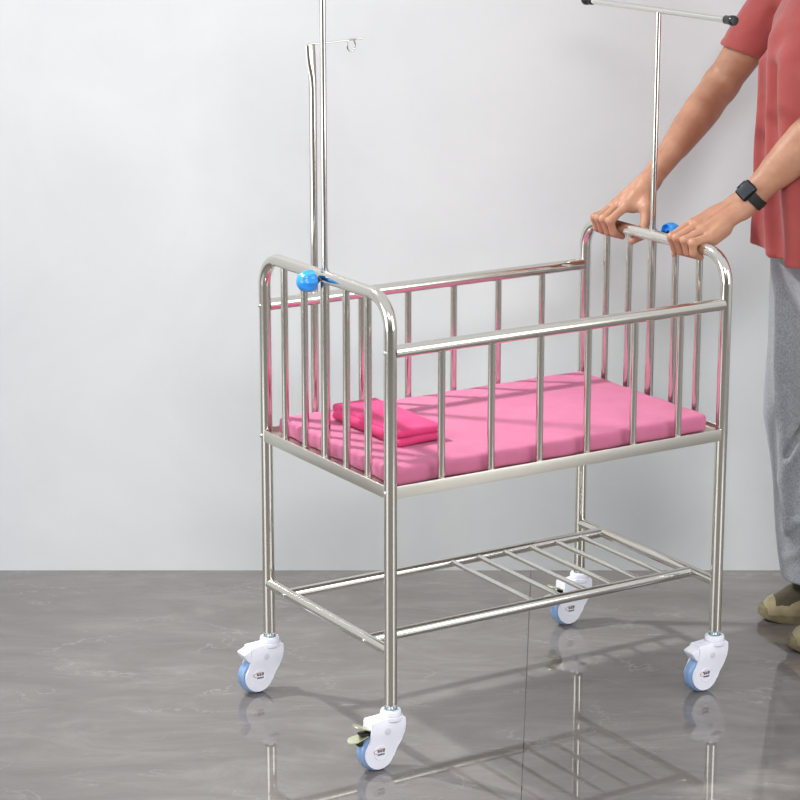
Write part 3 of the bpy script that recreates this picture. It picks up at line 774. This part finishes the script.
# bottom hem: hollow, tilted a little
g = [F.lo[i]+F.h*np.arange(F.n[i]) for i in range(3)]
Xg = g[0][:, None, None]; Yg = g[1][None, :, None]; Zg = g[2][None, None, :]
hemz = 0.892+0.006*np.sin(Yg*34+Xg*12)+0*Zg
F.D = np.maximum(F.D, (hemz-Zg).astype(np.float32))
inner = np.maximum(F.D+0.011, Zg-0.955).astype(np.float32)
F.D = np.where(Zg < 0.96, np.maximum(F.D, -np.maximum(base+0.010, Zg-0.955)), F.D)
F.D = F.D+np.where(np.abs(Zg-hemz-0.020) < 0.0022, 0.0013, 0).astype(np.float32)
def sway(V):
    V = V.copy(); k = np.clip((1.38-V[:, 2])/0.45, 0, 1)*(np.abs(V[:, 1]-5.41) < 0.24)
    V[:, 0] += 0.0045*k*np.sin(V[:, 1]*46+V[:, 2]*5)+0.002*k*np.sin(V[:, 2]*30+V[:, 1]*20)
    return V
V_, F_ = F.mesh('', None, 4, sway); np_obj('t_shirt', [(V_-off, F_)], M['shirt'], person)

# trousers
F = Field((0.74, 5.12, 0.07), (1.22, 5.72, 1.00), 0.0048)
F.rings([(0.72, 0.965, 5.412, 0.050, 0.110), (0.80, 0.962, 5.412, 0.090, 0.160), (0.90, 0.957, 5.41, 0.112, 0.172), (0.985, 0.952, 5.41, 0.105, 0.16)], 2.2)
for hip, kn, an in (((0.9370, 5.495, 0.86), (0.9320, 5.50, 0.50), (0.9650, 5.480, 0.10)), ((0.9970, 5.330, 0.86), (1.0070, 5.315, 0.50), (1.020, 5.285, 0.10))):
    F.chain([hip, kn, an], [0.108, 0.102, 0.083], 0.04)
def pf(pts, r, k=0.02, mode='add'): F.chain([Vector(p) for p in pts], [r]*len(pts), k, mode)
pf([(0.8470, 5.44, 0.80), (0.8470, 5.43, 0.55), (0.8770, 5.42, 0.25)], 0.006, 0.03)
pf([(0.8870, 5.40, 0.72), (0.8970, 5.395, 0.52), (0.8670, 5.43, 0.36)], 0.007, 0.02)
pf([(0.8720, 5.42, 0.42), (0.9020, 5.40, 0.50), (0.9220, 5.395, 0.56)], 0.005, 0.016, 'sub')
pf([(0.8820, 5.45, 0.17), (0.9120, 5.41, 0.20), (0.9420, 5.40, 0.19)], 0.005, 0.016)
pf([(0.8820, 5.44, 0.24), (0.9020, 5.41, 0.27), (0.9420, 5.39, 0.25)], 0.005, 0.016)
Zg = (F.lo[2]+F.h*np.arange(F.n[2]))[None, None, :]
base = F.D.copy(); F.D = np.maximum(F.D, (0.112-Zg).astype(np.float32))
F.D = np.where(Zg < 0.16, np.maximum(F.D, -np.maximum(base+0.010, Zg-0.150)), F.D).astype(np.float32)
def pleat(V):
    V = V.copy(); k = np.clip((0.8-V[:, 2])/0.2, 0, 1)
    V[:, 0] += 0.003*k*np.sin(V[:, 2]*17+V[:, 1]*30); return V
V_, F_ = F.mesh('', None, 2, pleat); np_obj('trousers', [(V_-off, F_)], M['pants'], person)

# shoes
def shoe(tx, ty, ang):
    """toe tip at (tx, ty); heel runs along +x turned by ang"""
    d = Vector((math.cos(ang), math.sin(ang), 0)); n = Vector((-d.y, d.x, 0)); o = Vector((tx, ty, 0))
    P = lambda x, y, z: o+d*x+n*y+Vector((0, 0, z))
    lo = Vector([min(P(-.02, s*.07, 0)[i] for s in (-1, 1)) for i in (0, 1)]+[0]); 
    cs = [P(x, y, 0) for x in (-.02, .33) for y in (-.08, .08)]
    F = Field((min(c.x for c in cs), min(c.y for c in cs), 0.0), (max(c.x for c in cs), max(c.y for c in cs), 0.17), 0.0034)
    F.chain([P(.045, 0, .028), P(.10, 0, .040), P(.16, 0, .054), P(.24, 0, .052)], [0.030, 0.040, 0.038, 0.037], 0.03)
    F.chain([P(.034, .010, .024), P(.034, -.010, .024)], [0.028, 0.028], 0.02); F.chain([P(.075, .012, .030), P(.075, -.012, .030)], [0.032, 0.032], 0.02)
    F.chain([P(.085, 0, .050), P(.13, 0, .070), P(.18, 0, .088), P(.225, 0, .095)], [0.032, 0.034, 0.034, 0.038], 0.03)
    F.chain([P(.10, 0, .094), P(.145, 0, .112)], [0.010, 0.014], 0.02)
    F.chain([P(.06, -.036, .040), P(.09, -.040, .046), P(.13, -.036, .052)], [0.003]*3, 0.006)
    F.chain([P(.055, 0, .060), P(.066, -.026, .053), P(.080, -.042, .034)], [0.0028]*3, 0.005)
    F.chain([P(.055, 0, .060), P(.066, .026, .053), P(.080, .042, .034)], [0.0028]*3, 0.005)
    for x in (.085, .10, .115):
        F.chain([P(x, -.022, .078+(x-.085)*.65), P(x, .022, .078+(x-.085)*.65)], [0.0035]*2, 0.004)
    X, Y, Z = np.meshgrid(*[F.lo[i]+F.h*np.arange(F.n[i]) for i in range(3)], indexing='ij')
    F.D = np.maximum(F.D, 0.020-Z).astype(np.float32)
    V_, F_ = F.mesh('', None, 1); up = np_obj('shoe', [(V_-off, F_)], M['suede'], person)
    up.data.materials.append(M['suede2'])
    c3 = V_[F_].mean(1)-np.array(o); lx = c3@np.array(d); ly = np.abs(c3@np.array(n))
    dark = ((lx > .030) & (lx < .118) & (ly < .042) & (c3[:, 2] > .043+.12*np.maximum(0, lx-.03))) | ((lx > .14) & (lx < .21) & (ly > .02) & (c3[:, 2] > .05) & (c3[:, 2] < .085))
    up.data.polygons.foreach_set('material_index', dark.astype(np.int32))
    for i, x in enumerate((.082, .098, .114, .130)):
        bm = bmesh.new(); z = .071+(x-.082)*.72
        tube(bm, [P(x, -.026, z-.006)-Vector(off), P(x, -.013, z+.002)-Vector(off), P(x, .013, z+.003)-Vector(off), P(x, .026, z-.006)-Vector(off)], 0.0034, 8)
        obj('lace', bm, M['sole'], up)
    up['label'] = 'olive tan suede trainer'
    # sole with a rounded bumper at the toe
    bm = bmesh.new(); out = []
    for i in range(40):
        a = 2*PI*i/40; c, s = math.cos(a), math.sin(a)
        x = 0.143-0.147*c*(1.0); w = 0.046-0.006*(1+(-c))*0.5*0 - (0.008 if 0.11 < x < 0.21 else 0)
        y = w*math.copysign(abs(s)**0.72, s); x = 0.143-0.147*math.copysign(abs(c)**0.82, c)
        out.append((x, y))
    lev = [(0.0, 0.94), (0.004, 1.0), (0.020, 1.01), (0.026, 0.98), (0.028, 0.9)]
    rings = []
    for z, sc_ in lev:
        rings.append([bm.verts.new(P(0.143+(x-0.143)*sc_, y*sc_, z+(0.010*max(0, 1-x/0.05)**2 if z < 0.01 else 0.010*max(0, 1-x/0.06)))-Vector(off)) for x, y in out])
    for a, b in zip(rings, rings[1:]):
        for k in range(40): bm.faces.new((a[k], a[(k+1) % 40], b[(k+1) % 40], b[k]))
    bm.faces.new(rings[0][::-1]); bm.faces.new(rings[-1])
    obj('sole', bm, M['sole'], up)
shoe(0.838, 5.508, 0.02); shoe(0.874, 5.300, 0.03)

# wristwatch on the near wrist
_, el, wr, fd, nrm, across, hd = AL
C = wr-fd*0.030
wroot = bpy.data.objects.new('wristwatch', None); COL.objects.link(wroot); wroot.parent = person
wroot.location = C-Vector(off); wroot.empty_display_size = 0.02; wroot['label'] = 'black rectangular smartwatch on a black strap'
up = Vector((-0.44, -0.76, 0.45)); up = (up-fd*up.dot(fd)).normalized(); sd = fd.cross(up).normalized()
bm = bmesh.new(); n = 48
def ringp(a, r): return up*(math.cos(a)*r)+sd*(math.sin(a)*r)
prof = [(0.0292, -0.011), (0.0344, -0.0112), (0.0350, 0), (0.0344, 0.0112), (0.0292, 0.011)]
rg = [[bm.verts.new(ringp(2*PI*k/n, r)+fd*z) for k in range(n)] for r, z in prof]
for i in range(len(prof)):
    a, b = rg[i], rg[(i+1) % len(prof)]
    for k in range(n): bm.faces.new((a[k], a[(k+1) % n], b[(k+1) % n], b[k]))
obj('watch_strap', bm, M['strap'], wroot)
CM = Matrix((sd, fd, up)).transposed().to_4x4(); CM.translation = up*0.0350; CM = CM @ Matrix.Diagonal((0.9, 0.9, 0.95, 1))
bm = bmesh.new(); box(bm, (-0.0185, -0.0215, -0.0055), (0.0185, 0.0215, 0.0055), 0.0048, CM); obj('watch_case', bm, M['watch'], wroot)
bm = bmesh.new(); box(bm, (-0.0150, -0.0180, 0.0050), (0.0150, 0.0180, 0.0062), 0.0005, CM); obj('watch_screen', bm, M['screen'], wroot)
bm = bmesh.new(); tube(bm, [CM @ Vector((0.0180, 0.008, 0.0005)), CM @ Vector((0.0205, 0.008, 0.0005))], 0.0032, 14); obj('watch_crown', bm, M['watch'], wroot)

# ================================================================ light
def area(name, p, target, size, power, col=(1, 1, 1), shape='SQUARE', sy=None):
    l = bpy.data.lights.new(name, 'AREA'); l.energy = power; l.size = size; l.color = col
    if sy: l.shape = 'RECTANGLE'; l.size_y = sy
    o = bpy.data.objects.new(name, l); COL.objects.link(o); o.location = p
    o.rotation_euler = (Vector(target)-Vector(p)).to_track_quat('-Z', 'Y').to_euler(); return o
k = area('key_lamp', (-1.60, 5.61, 3.05), (0.2, 5.05, 0.45), 0.13, 13.5, (1.0, 1.0, 0.985)); k.data.spread = math.radians(58)
area('soft_box_left', (-3.1, 2.9, 1.4), (-0.1, 5.3, 0.8), 2.4, 68, (0.97, 0.995, 1.0), sy=2.4)
area('soft_box_right', (3.3, 2.7, 1.7), (0.3, 5.2, 0.9), 1.8, 58, (1.0, 1.0, 0.985), sy=2.4)
area('soft_box_top', (0.3, 0.8, 3.2), (0.3, 5.3, 0.6), 1.6, 106, (0.99, 1.0, 0.99), sy=0.7)
w = bpy.data.worlds.new('studio'); SC.world = w; w.use_nodes = True
nt = w.node_tree; bg = nt.nodes['Background']
tc = nt.nodes.new('ShaderNodeTexCoord'); sp = nt.nodes.new('ShaderNodeSeparateXYZ'); nt.links.new(tc.outputs['Generated'], sp.inputs[0])
def wramp(src, stops):
    cr = nt.nodes.new('ShaderNodeValToRGB'); nt.links.new(src, cr.inputs[0]); e = cr.color_ramp.elements
    while len(e) < len(stops): e.new(0.5)
    for i, (p, c) in enumerate(stops): e[i].position = p; e[i].color = (c[0], c[1], c[2], 1)
    return cr.outputs[0]
mr = nt.nodes.new('ShaderNodeMapRange'); nt.links.new(sp.outputs['Y'], mr.inputs['Value']); mr.inputs['From Min'].default_value = -1
side = wramp(mr.outputs[0], [(0.0, (0.16, 0.155, 0.15)), (0.06, (0.20, 0.195, 0.19)), (0.30, (0.66, 0.665, 0.67)), (1.0, (0.75, 0.75, 0.75))])
high = wramp(sp.outputs['Z'], [(0.0, (0, 0, 0)), (0.75, (1, 1, 1))])
mx = nt.nodes.new('ShaderNodeMixRGB'); nt.links.new(high, mx.inputs[0]); nt.links.new(side, mx.inputs[1]); mx.inputs[2].default_value = (0.85, 0.87, 0.9, 1)
nt.links.new(mx.outputs[0], bg.inputs['Color']); bg.inputs['Strength'].default_value = 0.98

# ================================================================ camera
cd = bpy.data.cameras.new('camera'); cam = bpy.data.objects.new('camera', cd); COL.objects.link(cam)
cd.sensor_width = 36; cd.sensor_fit = 'HORIZONTAL'; cd.lens = 36*2502.5/800; cd.clip_start = 0.05
cam.location = (0, 0, 1.9619); cam.rotation_euler = (PI/2-0.2548, 0, 0)
SC.camera = cam
SC.view_settings.view_transform = 'Standard'; SC.view_settings.look = 'None'
SC.view_settings.gamma = 1; SC.view_settings.use_curve_mapping = False; SC.view_settings.exposure = -0.10
